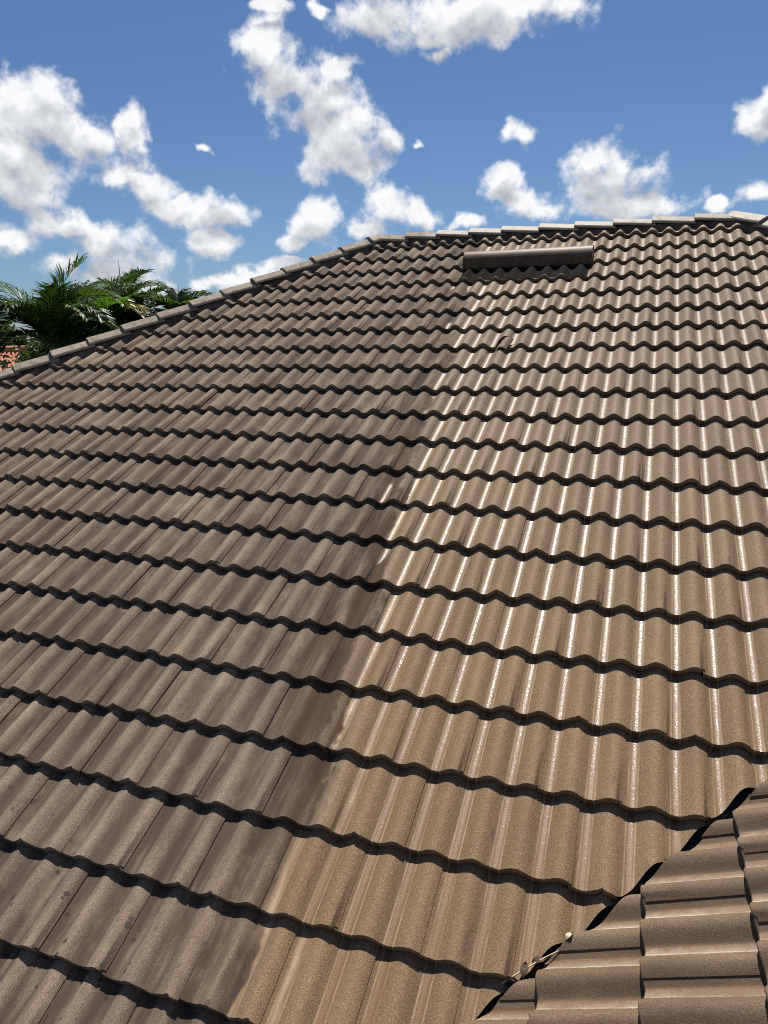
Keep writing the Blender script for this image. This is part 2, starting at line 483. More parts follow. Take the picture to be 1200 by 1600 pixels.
def prof(x):
    """height of the rolled surface across a tile, channel bottoms at 0.033 and 0.183"""
    d = abs((x - 0.033 + 0.075) % PITCHU - 0.075)
    f = 0.007
    if d < f:
        z = 0.0
    else:
        t = (d - f) / (0.075 - f)
        z = AMP * (0.5 - 0.5 * math.cos(math.pi * t)) ** 0.86
    if x > 0.21:
        t = (x - 0.21) / 0.0885
        z += 0.0022 * t * t * (3 - 2 * t)
    if x < 0.010:
        z -= 0.0022 * min(1.0, (0.010 - x) / 0.006)
    return z


XS = [-0.011, -0.002, 0.004, 0.010] + [0.0165 + 0.0085 * k for k in range(34)]
XS = [x for x in XS if x < 0.294] + [0.2945, 0.2985]


def tile_bm(seed, broken=False):
    rng = random.Random(seed)
    ph = rng.uniform(0, 50)
    bm = bmesh.new()
    n = len(XS)
    rows = []

    def y0(x):
        y = 0.0025 * noise.noise(Vector((x * 25, ph, 0))) + 0.0016 * noise.noise(Vector((x * 110, ph, 3)))
        if seed % 3 == 0 and 0.285 < x:
            y += 0.008
        if seed % 4 == 1 and abs(x - chip) < 0.012:
            y += 0.009 * (1 - abs(x - chip) / 0.012)
        if broken and x > 0.212:
            y = 0.155 - 0.30 * (0.2985 - x) + 0.012 * noise.noise(Vector((x * 90, 5, 5)))
        return y
    chip = rng.choice((0.1, 0.12, 0.26, 0.05))

    def zz(x, y):
        return prof(x) - TILT * y

    def add(fn):
        rows.append([bm.verts.new(fn(x)) for x in XS])
    thick = 0.0275
    add(lambda x: (x, max(y0(x), 0) + 0.03, zz(x, max(y0(x), 0)) - thick + 0.001))
    add(lambda x: (x, y0(x) + 0.002, zz(x, y0(x)) - (thick if not (broken and x > .212) else .012) + 0.0015 * noise.noise(Vector((x * 60, ph, 9)))))
    add(lambda x: (x, y0(x), zz(x, y0(x)) - 0.0045))
    add(lambda x: (x, y0(x) + 0.0045, zz(x, y0(x)) + 0.0))
    add(lambda x: (x, 0.21, zz(x, 0.21) + 0.0004 * noise.noise(Vector((x * 20, ph, 2)))))
    add(lambda x: (x, TLEN, zz(x, TLEN)))
    for a, b in zip(rows, rows[1:]):
        for i in range(n - 1):
            bm.faces.new((a[i], a[i + 1], b[i + 1], b[i]))
    # hanging lip along the side that laps over the next tile
    low = [bm.verts.new((XS[-1] - 0.001, r[-1].co.y, r[-1].co.z - 0.006)) for r in rows[2:]]
    top = [r[-1] for r in rows[2:]]
    for i in range(len(low) - 1):
        bm.faces.new((top[i], low[i], low[i + 1], top[i + 1]))
    bmesh.ops.recalc_face_normals(bm, faces=bm.faces)
    for f in bm.faces:
        f.smooth = True
    return bm


def bm_mesh(bm, name, mat):
    me = bpy.data.meshes.new(name)
    bm.to_mesh(me)
    if mat:
        me.materials.append(mat)
    sharp(me, 40)
    return me


NV = 8
TILE_BM = [tile_bm(s) for s in range(NV)]
BROKEN_BM = tile_bm(2, True)
MAIN_ME = [bm_mesh(b, "roof_tile", M_TILE) for b in TILE_BM]
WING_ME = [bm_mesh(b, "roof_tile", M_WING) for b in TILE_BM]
BROKEN_ME = bm_mesh(BROKEN_BM, "roof_tile", M_TILE)
COR = [(-0.01, 0, 0), (0.2985, 0, 0), (0.2985, TLEN, 0), (-0.01, TLEN, 0)]

# ------------------------------------------------------------------ the ground
gm, h, b = new_mat("lawn")
p = h.n('ShaderNodeNewGeometry').outputs['Position']
f = h.noise(p, 0.08, 6, 0.6)
f2 = h.noise(p, 6.0, 4, 0.7)
h.put(b.inputs['Base Color'], h.mix(f2, h.mix(f, (0.035, 0.06, 0.016), (0.085, 0.10, 0.035)), (0.05, 0.065, 0.022)))
b.inputs['Roughness'].default_value = 0.95
S = 3000
gr = obj("ground", mesh_of("ground", [(-S, -S, 0), (S, -S, 0), (S, S, 0), (-S, S, 0)], [(0, 1, 2, 3)]), None, [gm], kind='structure')

# ------------------------------------------------------------------ the house
house = empty("house", (0, 0, 0), "large house under a brown concrete tile roof, washed and wet on one half", "house")
EAVE_Y = -7.35
EZ = 0.5 * EAVE_Y
RIDGE_L = (HK + RIDGE_Y, RIDGE_Y)
RIDGE_R = (RIGHT_K - RIDGE_Y, RIDGE_Y)
BACK_Y = 2 * RIDGE_Y - EAVE_Y
WINGX = 3.05                                  # wing ridge


def P3(x, y, dn=0.0):
    """a point of the main front slope above plan position x, y"""
    return (x, y, 0.5 * y + ZO + dn)


DN = -0.055
vend = (VK + EAVE_Y, EAVE_Y)
jx = (RIGHT_K + VK) / 2
jy = RIGHT_K - jx
main_poly = [P3(HK + EAVE_Y, EAVE_Y, DN), P3(*vend, DN), P3(jx, jy, DN), P3(*RIDGE_R, DN), P3(*RIDGE_L, DN)]
slope = obj("roof_slope", mesh_of("roof_slope", main_poly, [(0, 1, 2, 3, 4)]), house, [M_FELT], label="main slope of brown rolled tiles, dry grey side and wet washed side")
wing_poly = [(vend[0], vend[1], 0.5 * (vend[0] - VK) + ZO + DN), (vend[0], -12.0, 0.5 * (vend[0] - VK) + ZO + DN), (WINGX, -12.0, 0.5 * (WINGX - VK) + ZO + DN),
             (WINGX, WINGX - VK, 0.5 * (WINGX - VK) + ZO + DN)]
wslope = obj("roof_slope", mesh_of("roof_slope", wing_poly, [(0, 1, 2, 3)]), house, [M_FELT], label="wing slope of tiles meeting the main slope in a valley")
# the slopes that face away: plain rolled sheets


def rolled_sheet(name, a, b_, c, d, mat, label=None, parent=house, per=0.15, amp=0.03):
    """corrugated quad: eave a-b, ridge d-c, rolls running up the slope"""
    a, b_, c, d = map(Vector, (a, b_, c, d))
    nrm = (b_ - a).cross(d - a).normalized()
    if nrm.z < 0:
        nrm.negate()
    n = max(2, int((b_ - a).length / per * 4))
    vs_, fs = [], []
    for i in range(n + 1):
        t = i / n
        o_ = nrm * (amp * 0.5 * math.cos(t * (b_ - a).length / per * 2 * math.pi))
        vs_ += [a.lerp(b_, t) + o_, d.lerp(c, t) + o_]
    for i in range(n):
        fs.append((2 * i, 2 * i + 2, 2 * i + 3, 2 * i + 1))
    return obj(name, mesh_of(name, vs_, fs, True), parent, [mat], label=label)


EXL, EXR = HK + EAVE_Y, RIGHT_K - EAVE_Y
ez = EZ + ZO
rz = 0.5 * RIDGE_Y + ZO
rolled_sheet("roof_slope", (EXL, BACK_Y, ez), (EXL, EAVE_Y, ez), (*RIDGE_L, rz), (*RIDGE_L, rz), M_TILE)
rolled_sheet("roof_slope", (EXR, BACK_Y, ez), (EXL, BACK_Y, ez), (*RIDGE_L, rz - .02), (*RIDGE_R, rz - .02), M_TILE)
rolled_sheet("roof_slope", (EXR, EAVE_Y, ez), (EXR, BACK_Y, ez), (*RIDGE_R, rz - .03), (*RIDGE_R, rz - .03), M_TILE)
wz = 0.5 * (WINGX - VK) + ZO
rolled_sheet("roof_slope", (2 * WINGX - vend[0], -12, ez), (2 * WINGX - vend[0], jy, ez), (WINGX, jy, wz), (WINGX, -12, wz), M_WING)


def box(name, lo, hi, parent, mat, label=None):
    x0, y0, z0 = lo
    x1, y1, z1 = hi
    v = [(x0, y0, z0), (x1, y0, z0), (x1, y1, z0), (x0, y1, z0), (x0, y0, z1), (x1, y0, z1), (x1, y1, z1), (x0, y1, z1)]
    f = [(0, 3, 2, 1), (4, 5, 6, 7), (0, 1, 5, 4), (1, 2, 6, 5), (2, 3, 7, 6), (3, 0, 4, 7)]
    return obj(name, mesh_of(name, v, f), parent, [mat], label=label)


box("wall", (EXL + .6, EAVE_Y + .6, 0), (EXR - .6, BACK_Y - .6, ez - .12), house, M_STUCCO)
box("wall", (vend[0] + .6, -11.6, 0), (2 * WINGX - vend[0] - .6, EAVE_Y + .6, ez - .12), house, M_STUCCO)

# tiles --------------------------------------------------------------------
NU, NN = Vector((1, 0, 0)), Vector((0, -PS, PC))
NVv = Vector((0, PC, PS))
WX, WY, WN = Vector((0, -1, 0)), Vector((PC, 0, PS)), Vector((-PS, 0, PC))
SH_ROW, SH_U = 7, -1.533


def to_px(p):
    q = p - CAM
    z = q.dot(RZ)
    if z < 0.1:
        return None
    return (600 + 1117.967 * q.dot(RX) / z, 800 + 1117.967 * q.dot(RY) / z)


def area_in_view(pts):
    px = [to_px(p_) for p_ in pts]
    if any(q is None for q in px):
        return 0.0
    inside = 0
    # clip by sampling
    N = 6
    for i in range(N):
        for j in range(N):
            s_, t_ = (i + .5) / N, (j + .5) / N
            x = (1 - s_) * ((1 - t_) * px[0][0] + t_ * px[3][0]) + s_ * ((1 - t_) * px[1][0] + t_ * px[2][0])
            y = (1 - s_) * ((1 - t_) * px[0][1] + t_ * px[3][1]) + s_ * ((1 - t_) * px[1][1] + t_ * px[2][1])
            inside += (0 < x < 1200 and 0 < y < 1600)
    a = 0
    for i in range(4):
        x0, y0 = px[i]
        x1, y1 = px[(i + 1) % 4]
        a += x0 * y1 - x1 * y0
    return abs(a) / 2 * inside / (N * N)


rt = random.Random(3)
cand = []                                    # (area, matrix, which, mesh index, list of cuts)
VIS = [(0, 0, 0), (0.2985, 0, 0), (0.2985, GAUGE, 0), (0, GAUGE, 0)]
MORT = 0.145
for i in range(0, 25):
    off = 0.0 if i % 2 else 0.15
    for k in range(-40, 30):
        uj = off - 0.033 + 0.3 * k
        v = -i * GAUGE
        mid = RW(uj + .15, v + .16)
        # outside the slope altogether?
        yv = v * PC
        if uj + .3 < HK + yv - .1 or uj > VK + yv + .3 or uj > RIGHT_K - yv or mid.y > RIDGE_Y + .05 or mid.y < EAVE_Y - .3:
            continue
        jit = Matrix.Translation((rt.uniform(-.0015, .0015), rt.uniform(-.005, .005), rt.uniform(-.0005, .0025))) @ Matrix.Rotation(rt.uniform(-.007, .007), 4, 'Z') @ Matrix.Rotation(rt.uniform(-.005, .005), 4, 'Y')
        M = frame(RW(uj, v), NU, NVv, NN) @ jit
        pts = [M @ Vector(c) for c in COR]
        cuts = []
        mi = min(p_.x - p_.y for p_ in pts)
        ma = max(p_.x - p_.y for p_ in pts)
        mr = max(p_.x + p_.y for p_ in pts)
        if ma < HK + MORT or mi > VK - 0.012:
            continue
        if mi < HK + MORT:
            cuts.append((Vector((HK + MORT, 0, 0)), Vector((1, -1, 0))))
        if ma > VK - 0.012:
            cuts.append((Vector((VK - 0.012 + rt.uniform(-.010, .010), 0, 0)), Vector((-1, 1, 0))))
        if mr > RIGHT_K - MORT:
            cuts.append((Vector((RIGHT_K - MORT, 0, 0)), Vector((-1, -1, 0))))
        if max(p_.y for p_ in pts) > RIDGE_Y - .04:
            cuts.append((Vector((0, RIDGE_Y - .04, 0)), Vector((0, -1, 0))))
        mesh_i = rt.randrange(NV)
        if i == SH_ROW and abs(uj - SH_U) < .02:
            mesh_i = -1
        cand.append((area_in_view([M @ Vector(c) for c in VIS]), M, 0, mesh_i, cuts))
for i in range(-9, 6):
    off = 0.0 if i % 2 == 0 else 0.15
    for k in range(-8, 22):
        bj = WING_B0 + off + 0.3 * k
        a = WING_A0 - i * GAUGE
        jit = Matrix.Translation((rt.uniform(-.0015, .0015), rt.uniform(-.004, .004), rt.uniform(-.0005, .0015))) @ Matrix.Rotation(rt.uniform(-.005, .005), 4, 'Z') @ Matrix.Rotation(rt.uniform(-.005, .005), 4, 'Y')
        o_ = Vector((VK, 0, ZO)) + WY * a
        o_.y = -bj
        M = frame(o_, WX, WY, WN) @ jit
        pts = [M @ Vector(c) for c in COR]
        mi = min(p_.x - p_.y for p_ in pts)
        if max(p_.x - p_.y for p_ in pts) < VK + .02 or max(p_.x for p_ in pts) > WINGX or min(p_.y for p_ in pts) < -11.9:
            continue
        if pts[0].x < vend[0] - .05:
            continue
        cuts = []
        if mi < VK + .02:
            cuts.append((Vector((VK + .010 + rt.uniform(-.008, .010), 0, 0)), Vector((1, -1, 0))))
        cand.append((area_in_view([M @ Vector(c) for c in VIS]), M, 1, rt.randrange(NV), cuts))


def cut_bm(src, M, cuts):
    bm = src.copy()
    bm.transform(M)
    for co, no in cuts:
        no = no.normalized()
        bmesh.ops.bisect_plane(bm, geom=bm.verts[:] + bm.edges[:] + bm.faces[:], plane_co=co, plane_no=no, clear_inner=True, clear_outer=False)
    return bm


cand.sort(key=lambda c: -c[0])
rest = [bmesh.new(), bmesh.new()]
MATS = (M_TILE, M_WING)
nsingle = 0
for area, M, w, mi, cuts in cand:
    src = BROKEN_BM if mi < 0 else TILE_BM[mi]
    par = (slope, wslope)[w]
    single = (area > 0 and nsingle < 300)
    if not cuts and single:
        me = BROKEN_ME if mi < 0 else (MAIN_ME, WING_ME)[w][mi]
        o = obj("roof_tile", me, par)
        o.matrix_basis = M
        nsingle += 1
        continue
    bm = cut_bm(src, M, cuts)
    if len(bm.faces) == 0:
        bm.free()
        continue
    if single:
        bm.transform(M.inverted())
        me = bm_mesh(bm, "roof_tile", MATS[w])
        o = obj("roof_tile", me, par)
        o.matrix_basis = M
        nsingle += 1
    else:
        tmp = bpy.data.meshes.new("tmp")
        bm.to_mesh(tmp)
        rest[w].from_mesh(tmp)
        bpy.data.meshes.remove(tmp)
    bm.free()
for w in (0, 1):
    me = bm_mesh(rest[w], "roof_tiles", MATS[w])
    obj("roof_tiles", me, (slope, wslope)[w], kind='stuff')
    rest[w].free()

# valley metal between the two slopes
vm = []
for t in (0.0, 1.0):
    y = EAVE_Y + (jy - EAVE_Y) * t
    x = VK + y
    vm += [(x - .13, y + .13, 0.5 * (y + .13) + ZO - .042), (x, y, 0.5 * y + ZO - .045), (x + .13, y - .13, 0.5 * (x + .13 - VK) + ZO - .042)]
obj("valley_flashing", mesh_of("valley_flashing", vm, [(0, 1, 4, 3), (1, 2, 5, 4)]), house, [M_LEAD])

# hip and ridge caps ----------------------------------------------------------
CAP_Z = 0.092


def cap_mesh(length, seed, drop=0.030):
    """three-facet cap; nose at x=0, running up along +x; z=0 its top"""
    rng = random.Random(seed)
    pr = [(-.122, -.072), (-.121, -.058), (-.114, -.047), (-.042, -.004), (-.034, 0.0), (.034, 0.0), (.042, -.004), (.114, -.047), (.121, -.058), (.122, -.072)]
    vs_, fs = [], []
    n = len(pr)
    xs = [0.0, 0.004, length * .5, length]
    for j, x in enumerate(xs):
        sc = 1.0 - 0.10 * x / length
        for (y, z) in pr:
            zz_ = z - drop * x / length - (0.003 if j == 0 else 0)
            vs_.append((x + 0.003 * noise.noise(Vector((y * 30, z * 30, seed))) * (j < 2), y * sc * (0.99 if j == 0 else 1), zz_ + 0.0012 * noise.noise(Vector((x * 9, y * 20, seed)))))
    for j in range(len(xs) - 1):
        for k in range(n - 1):
            a = j * n + k
            fs.append((a, a + n, a + n + 1, a + 1))
    # nose face with thickness
    base = len(vs_)
    for (y, z) in pr:
        vs_.append((0.005, y * .84, z * 0.90 - .024))
    for k in range(n - 1):
        fs.append((k, k + 1, base + k + 1, base + k))
    me = mesh_of("cap", vs_, fs)
    bm = bmesh.new()
    bm.from_mesh(me)
    bmesh.ops.recalc_face_normals(bm, faces=bm.faces)
    bm.to_mesh(me)
    bm.free()
    me.materials.append(M_CAP)
    for p_ in me.polygons:
        p_.use_smooth = True
    return sharp(me, 14)


rc = random.Random(8)
HIPD = Vector((1, 1, 0.5)).normalized()
side = Vector((-1, 1, 0)).normalized()
hipup = HIPD.cross(side).normalized()
if hipup.z < 0:
    hipup.negate()
side = hipup.cross(HIPD).normalized()
CE = 0.3355                                   # plan spacing along the hip


def hip_pt(d, dz):
    """d: plan distance down the hip from the ridge end"""
    x = RIDGE_L[0] - d / math.sqrt(2)
    y = RIDGE_L[1] - d / math.sqrt(2)
    return Vector((x, y, 0.5 * y + ZO + dz))


n_hip = int((RIDGE_L[1] - EAVE_Y) * math.sqrt(2) / CE)
caps = [cap_mesh(0.40, s) for s in range(5)]
for k in range(n_hip):
    d = 0.4905 + CE * k
    o = obj("hip_cap", caps[k % 5], house)
    M = frame(hip_pt(d, CAP_Z + .016), HIPD, side, hipup)
    o.matrix_basis = M @ Matrix.Rotation(rc.uniform(-.012, .012), 4, 'Z') @ Matrix.Rotation(rc.uniform(-.02, .02), 4, 'X') @ Matrix.Translation((rc.uniform(-.008, .008), rc.uniform(-.006, .006), rc.uniform(-.004, .004)))
# the ridge caps: nose on the left end of each
ups = Vector((0, 0, 1))
o = obj("hip_cap", caps[3], house)
o.matrix_basis = frame(hip_pt(0.155, CAP_Z + .010), HIPD, side, hipup) @ Matrix.Scale(.42, 4, (1, 0, 0))
RIDGE_NOSES = [-2.772, -2.419, -2.062, -1.716, -1.328, -0.971, -0.60, -0.235, 0.146]
for k, x in enumerate([-3.13] + RIDGE_NOSES):
    o = obj("ridge_cap", caps[(k * 2 + 1) % 5], house)
    z = 0.186 if k else 0.180
    M = frame(Vector((x, RIDGE_Y, ZO + z)), Vector((1, 0, 0)), Vector((0, 1, 0)), ups)
    o.matrix_basis = M @ Matrix.Rotation(rc.uniform(-.01, .01), 4, 'Z') @ Matrix.Rotation(rc.uniform(-.02, .02), 4, 'X') @ Matrix.Rotation(rc.uniform(-.006, .006), 4, 'Y')
# caps running down the right hip
RHD = Vector((1, -1, -0.5)).normalized()
side2 = Vector((-1, -1, 0)).normalized()
up2 = RHD.cross(side2).normalized()
if up2.z < 0:
    up2.negate()
side2 = up2.cross(-RHD).normalized()
for k in range(14):
    d = 0.34 + CE * k
    x, y = RIDGE_R[0] + d / math.sqrt(2), RIDGE_R[1] - d / math.sqrt(2)
    o = obj("hip_cap", caps[(k + 2) % 5], house)
    o.matrix_basis = frame(Vector((x, y, 0.5 * y + ZO + CAP_Z + .018)), -RHD, side2, up2) @ Matrix.Rotation(rc.uniform(-.015, .015), 4, 'X')


def mortar(name, p0, p1, sidev, upv, half, zt, zb, seed):
    """rough bed of mortar under a run of caps"""
    L = (p1 - p0).length
    n = int(L / 0.02)
    pr = [(-half - .022, zb), (-half - .006, zb + .03), (-half + .004, zt - .02), (-half * .5, zt), (half * .5, zt), (half - .004, zt - .02), (half + .006, zb + .03), (half + .022, zb)]
    m_ = len(pr)
    vs_, fs = [], []
    for i in range(n + 1):
        c = p0.lerp(p1, i / n)
        for j, (y, z) in enumerate(pr):
            w = 0.017 * noise.noise(Vector((i * .14, j * .9, seed))) + 0.010 * noise.noise(Vector((i * .5, j * 2.1, seed + 7)))
            vs_.append(c + sidev * (y + (w if y > 0 else -w)) + upv * (z + 0.5 * w))
    for i in range(n):
        for j in range(m_ - 1):
            a = i * m_ + j
            fs.append((a, a + 1, a + m_ + 1, a + m_))
    me = mesh_of(name, vs_, fs, True)
    return obj(name, me, house, [M_MORTAR])


mortar("mortar_bed", hip_pt((RIDGE_L[1] - EAVE_Y) * math.sqrt(2), 0), hip_pt(0, 0), side, hipup, .098, .026, -.07, 1)
mortar("mortar_bed", Vector((RIDGE_L[0] - .02, RIDGE_Y, ZO + .5 * RIDGE_Y)), Vector((RIDGE_R[0], RIDGE_Y, ZO + .5 * RIDGE_Y)), Vector((0, 1, 0)), ups, .098, .018, -.09, 4)
rp1 = Vector((jx, jy, 0.5 * jy + ZO))
mortar("mortar_bed", Vector((*RIDGE_R, rz)), rp1, side2, up2, .098, .026, -.07, 6)
# the mortar plug where ridge and hips meet
for (cx, sd) in ((RIDGE_L[0] + .02, 3), (RIDGE_R[0] - .03, 9)):
    bm = bmesh.new()
    bmesh.ops.create_icosphere(bm, subdivisions=3, radius=1.0)
    for vv in bm.verts:
        k = 1 + 0.25 * noise.noise(vv.co * 2.2 + Vector((sd, 0, 0)))
        vv.co = Vector((vv.co.x * .055 * k, vv.co.y * .10 * k, vv.co.z * .07 * k))
    bm.transform(Matrix.Translation((cx, RIDGE_Y - .015, ZO + .085)))
    obj("mortar_plug", bm_mesh(bm, "mortar_plug", M_MORTAR), house)

# roof vent ------------------------------------------------------------------
VU0, VU1 = -1.945, -0.735
hood_pr = [(-.40, .03), (-.45, .070), (-.505, .093), (-.55, .102), (-.585, .099), (-.62, .084), (-.65, .062), (-.68, .034), (-.70, .006), (-.701, -.004)]


def vent_pt(u, q):
    return RW(u, q[0], q[1] + 0.012)


vs_, fs = [], []
us = [VU0, VU0 + .004] + [VU0 + (VU1 - VU0) * t for t in (.25, .5, .75)] + [VU1 - .004, VU1]
for u in us:
    for q in hood_pr:
        vs_.append(vent_pt(u, (q[0] + .0012 * noise.noise(Vector((u * 3, q[0] * 5, 1))), q[1] + .003 * noise.noise(Vector((u * 2.3, q[0] * 4, 5))))))
nq = len(hood_pr)
for i in range(len(us) - 1):
    for j in range(nq - 1):
        a = i * nq + j
        fs.append((a, a + nq, a + nq + 1, a + 1))
hood = obj("roof_vent", mesh_of("roof_vent", vs_, fs, True), house, [M_VENT], label="long low brown metal vent hood near the ridge")
for u, s_ in ((VU0, -1), (VU1, 1)):
    v2 = [vent_pt(u + .003 * s_, (q[0], q[1] + .001)) for q in hood_pr] + [RW(u + .003 * s_, -.70, -.02), RW(u + .003 * s_, -.40, -.02)]
    v2 += [x - Vector((.006 * s_, 0, 0)) for x in v2]
    k = len(v2) // 2
    f2_ = [tuple(range(k)), tuple(range(2 * k - 1, k - 1, -1))] + [(i, (i + 1) % k, (i + 1) % k + k, i + k) for i in range(k)]
    obj("end_cap", mesh_of("end_cap", v2, f2_), hood, [M_VENT])
v2 = [RW(VU0 + .01, -.66, -.05), RW(VU1 - .01, -.66, -.05), RW(VU1 - .01, -.63, .06), RW(VU0 + .01, -.63, .06)]
obj("vent_screen", mesh_of("vent_screen", v2, [(0, 1, 2, 3)]), hood, [M_DARK])
for t in (.015, .17, .31, .45, .62, .80, .97):
    bm = bmesh.new()
    bmesh.ops.create_cone(bm, cap_ends=True, segments=8, radius1=.006, radius2=.005, depth=.005)
    u = VU0 + (VU1 - VU0) * t
    bm.transform(frame(vent_pt(u, (-.688, .026)), NU, (NVv * .72 + NN * .69), (NN * .69 - NVv * .72)))
    obj("screw", bm_mesh(bm, "screw", M_DARK), hood)
# lead apron dressed over the rolls, black to paint in the hood's shade
vs_, fs = [], []
ul = [VU0 + .012 + (VU1 - VU0 - .024) * i / 160 for i in range(161)]
ROW3 = -3 * GAUGE
for u in ul:
    xl = (u + .033) % .15
    for v in (-.978, -.86, -.74, -.665):
        z = prof(xl if xl > .012 else xl + .15) - TILT * (v - ROW3) + .0055
        vs_.append(RW(u, v, z))
for i in range(160):
    for j in range(3):
        a = i * 4 + j
        fs.append((a, a + 4, a + 5, a + 1))
obj("apron_flashing", mesh_of("apron_flashing", vs_, fs, True), hood, [M_DARK])

# the broken shard ---------------------------------------------------------------
vs_, fs = [], []
NX, NY = 14, 6
for layer in (0, 1):
    for i in range(NX + 1):
        x = .212 + .085 * i / NX
        for j in range(NY + 1):
            t = j / NY
            y = t * (.155 - .30 * (.2985 - x)) * 1.02 + .003 * noise.noise(Vector((x * 90, t * 3, 2)))
            z = prof(x) - prof(.212) - (0.011 if layer else 0)
            vs_.append((x - .255, y, z))
W = NY + 1
B = (NX + 1) * W
for i in range(NX):
    for j in range(NY):
        a = i * W + j
        fs += [(a, a + W, a + W + 1, a + 1), (B + a, B + a + 1, B + a + W + 1, B + a + W)]
for i in range(NX):
    for j in (0, NY):
        a, b2 = i * W + j, (i + 1) * W + j
        fs.append((a, B + a, B + b2, b2) if j == 0 else (a, b2, B + b2, B + a))
for j in range(NY):
    for i in (0, NX):
        a, b2 = i * W + j, i * W + j + 1
        fs.append((a, b2, B + b2, B + a) if i == 0 else (a, B + a, B + b2, b2))
me = mesh_of("tile_shard", vs_, fs, True)
sharp(me, 40)
shard = obj("tile_shard", me, None, [M_TILE], label="broken shard of a roll slipped down its tile below the vent", cat="tile shard")
shard.matrix_basis = frame(RW(SH_U + .260, -SH_ROW * GAUGE - .050, .008), NU, NVv, NN) @ Matrix.Rotation(math.radians(-12), 4, 'Z') @ Matrix.Rotation(math.radians(4), 4, 'X')


# debris in the valley --------------------------------------------------------------
def tube(pts, r0, r1, seg=6):
    vs_, fs = [], []
    n = len(pts)
    for i, p_ in enumerate(pts):
        d = (pts[min(i + 1, n - 1)] - pts[max(i - 1, 0)]).normalized()
        a = d.cross(Vector((0.3, 0.1, 1))).normalized()
        c = d.cross(a)
        r = r0 + (r1 - r0) * i / (n - 1)
        for k in range(seg):
            t = 2 * math.pi * k / seg
            vs_.append(p_ + (a * math.cos(t) + c * math.sin(t)) * r)
    for i in range(n - 1):
        for k in range(seg):
            fs.append((i * seg + k, i * seg + (k + 1) % seg, (i + 1) * seg + (k + 1) % seg, (i + 1) * seg + k))
    return vs_, fs


M_TWIG = simple("dry_stalk", (0.46, 0.36, 0.24), (0.62, 0.52, 0.38), 30.0, 0.7)
M_DEADLEAF = simple("dead_leaf", (0.035, 0.022, 0.013), (0.10, 0.06, 0.032), 25.0, 0.8)


def val(y, off=0.0, dz=0.0):
    """point over the valley line at plan y; off to the wing side"""
    return Vector((VK + y + off * .7, y - off * .7, 0.5 * y + ZO + dz))


pts = []
for i in range(15):
    t = i / 14
    y = -5.985 + .185 * t
    pts.append(val(y, -.045 + .065 * t ** .6, .004 + .022 * math.sin(t * 2.6)))
v_, f_ = tube(pts, .0032, .0018)
obj("dry_stalk", mesh_of("dry_stalk", v_, f_, True), None, [M_TWIG], label="thin pale dry palm stalk lying along the valley gap", cat="twig")
for q, (y, o_, s_, r_, lab) in enumerate(((-5.865, .004, .055, .4, "dark crumpled dead leaf stuck in the valley beside the pale stalk"), (-5.905, -.006, .05, 1.5, "small dark leaf scrap lower in the valley under the stalk"),
                                          (-5.79, .012, .035, .9, "tiny pale curled leaf at the upper end of the stalk"))):
    vs_, fs = [], []
    for i in range(9):
        t = i / 8
        wd = .28 * math.sin(math.pi * min(1, t * .97 + .02)) * s_
        for j in (-1, -.4, .4, 1):
            vs_.append((t * s_ - s_ / 2, j * wd, .005 * abs(j) + .006 * math.sin(t * 5 + j) + .004 * noise.noise(Vector((t * 4, j * 3, q)))))
    for i in range(8):
        for j in range(3):
            a = i * 4 + j
            fs.append((a, a + 4, a + 5, a + 1))
    me = mesh_of("dead_leaf", vs_, fs, True)
    o = obj("dead_leaf", me, None, [M_TWIG if q == 2 else M_DEADLEAF], label=lab, cat="leaf", group="leaf litter in the valley")
    o.matrix_basis = Matrix.Translation(val(y, o_, .022 + .02 * (q == 2))) @ Matrix.Rotation(r_, 4, 'Z') @ Matrix.Rotation(-.4, 4, 'Y')

# ------------------------------------------------------------------ vegetation


def leaf_mat(name, c1, c2, rough=0.45, trans=0.25):
    m_, h, b = new_mat(name)
    oi = h.n('ShaderNodeObjectInfo').outputs['Random']
    p = h.n('ShaderNodeNewGeometry').outputs['Position']
    c = h.mix(h.m('ADD', h.m('MULTIPLY', oi, 0.5), h.m('MULTIPLY', h.noise(p, 2.0, 4), 0.5)), c1, c2)
    h.put(b.inputs['Base Color'], c)
    b.inputs['Roughness'].default_value = rough
    b.inputs['Specular IOR Level'].default_value = 0.45
    tr = h.n('ShaderNodeBsdfTranslucent')
    h.put(tr.inputs['Color'], h.mix(1.0, c, (1.6, 1.9, 0.7), 'MULTIPLY'))
    mx = h.n('ShaderNodeMixShader')
    mx.inputs[0].default_value = trans
    t = m_.node_tree
    t.links.new(b.outputs[0], mx.inputs[1])
    t.links.new(tr.outputs[0], mx.inputs[2])
    t.links.new(mx.outputs[0], t.nodes['Material Output'].inputs[0])
    return m_


M_FROND = leaf_mat("palm_leaf", (0.036, 0.068, 0.013), (0.072, 0.112, 0.023), trans=0.32)
M_FRONDDK = leaf_mat("palm_leaf_dark", (0.020, 0.043, 0.013), (0.038, 0.070, 0.020), trans=0.26)
M_FRONDLT = leaf_mat("palm_leaf_young", (0.06, 0.13, 0.02), (0.11, 0.19, 0.035), trans=0.35)
M_FRONDYE = leaf_mat("palm_leaf_yellowing", (0.20, 0.14, 0.015), (0.10, 0.10, 0.02), trans=0.3)
M_LEAFGREY = leaf_mat("broad_leaf", (0.03, 0.05, 0.016), (0.065, 0.09, 0.032))
M_LEAFBR = leaf_mat("shrub_leaf", (0.03, 0.045, 0.014), (0.075, 0.075, 0.028))
M_STEM = simple("palm_stem", (0.16, 0.14, 0.075), (0.26, 0.23, 0.13), 8.0, 0.6)
M_BARK = simple("bark", (0.10, 0.075, 0.05), (0.18, 0.14, 0.10), 6.0, 0.9, 0.01, 20.0)


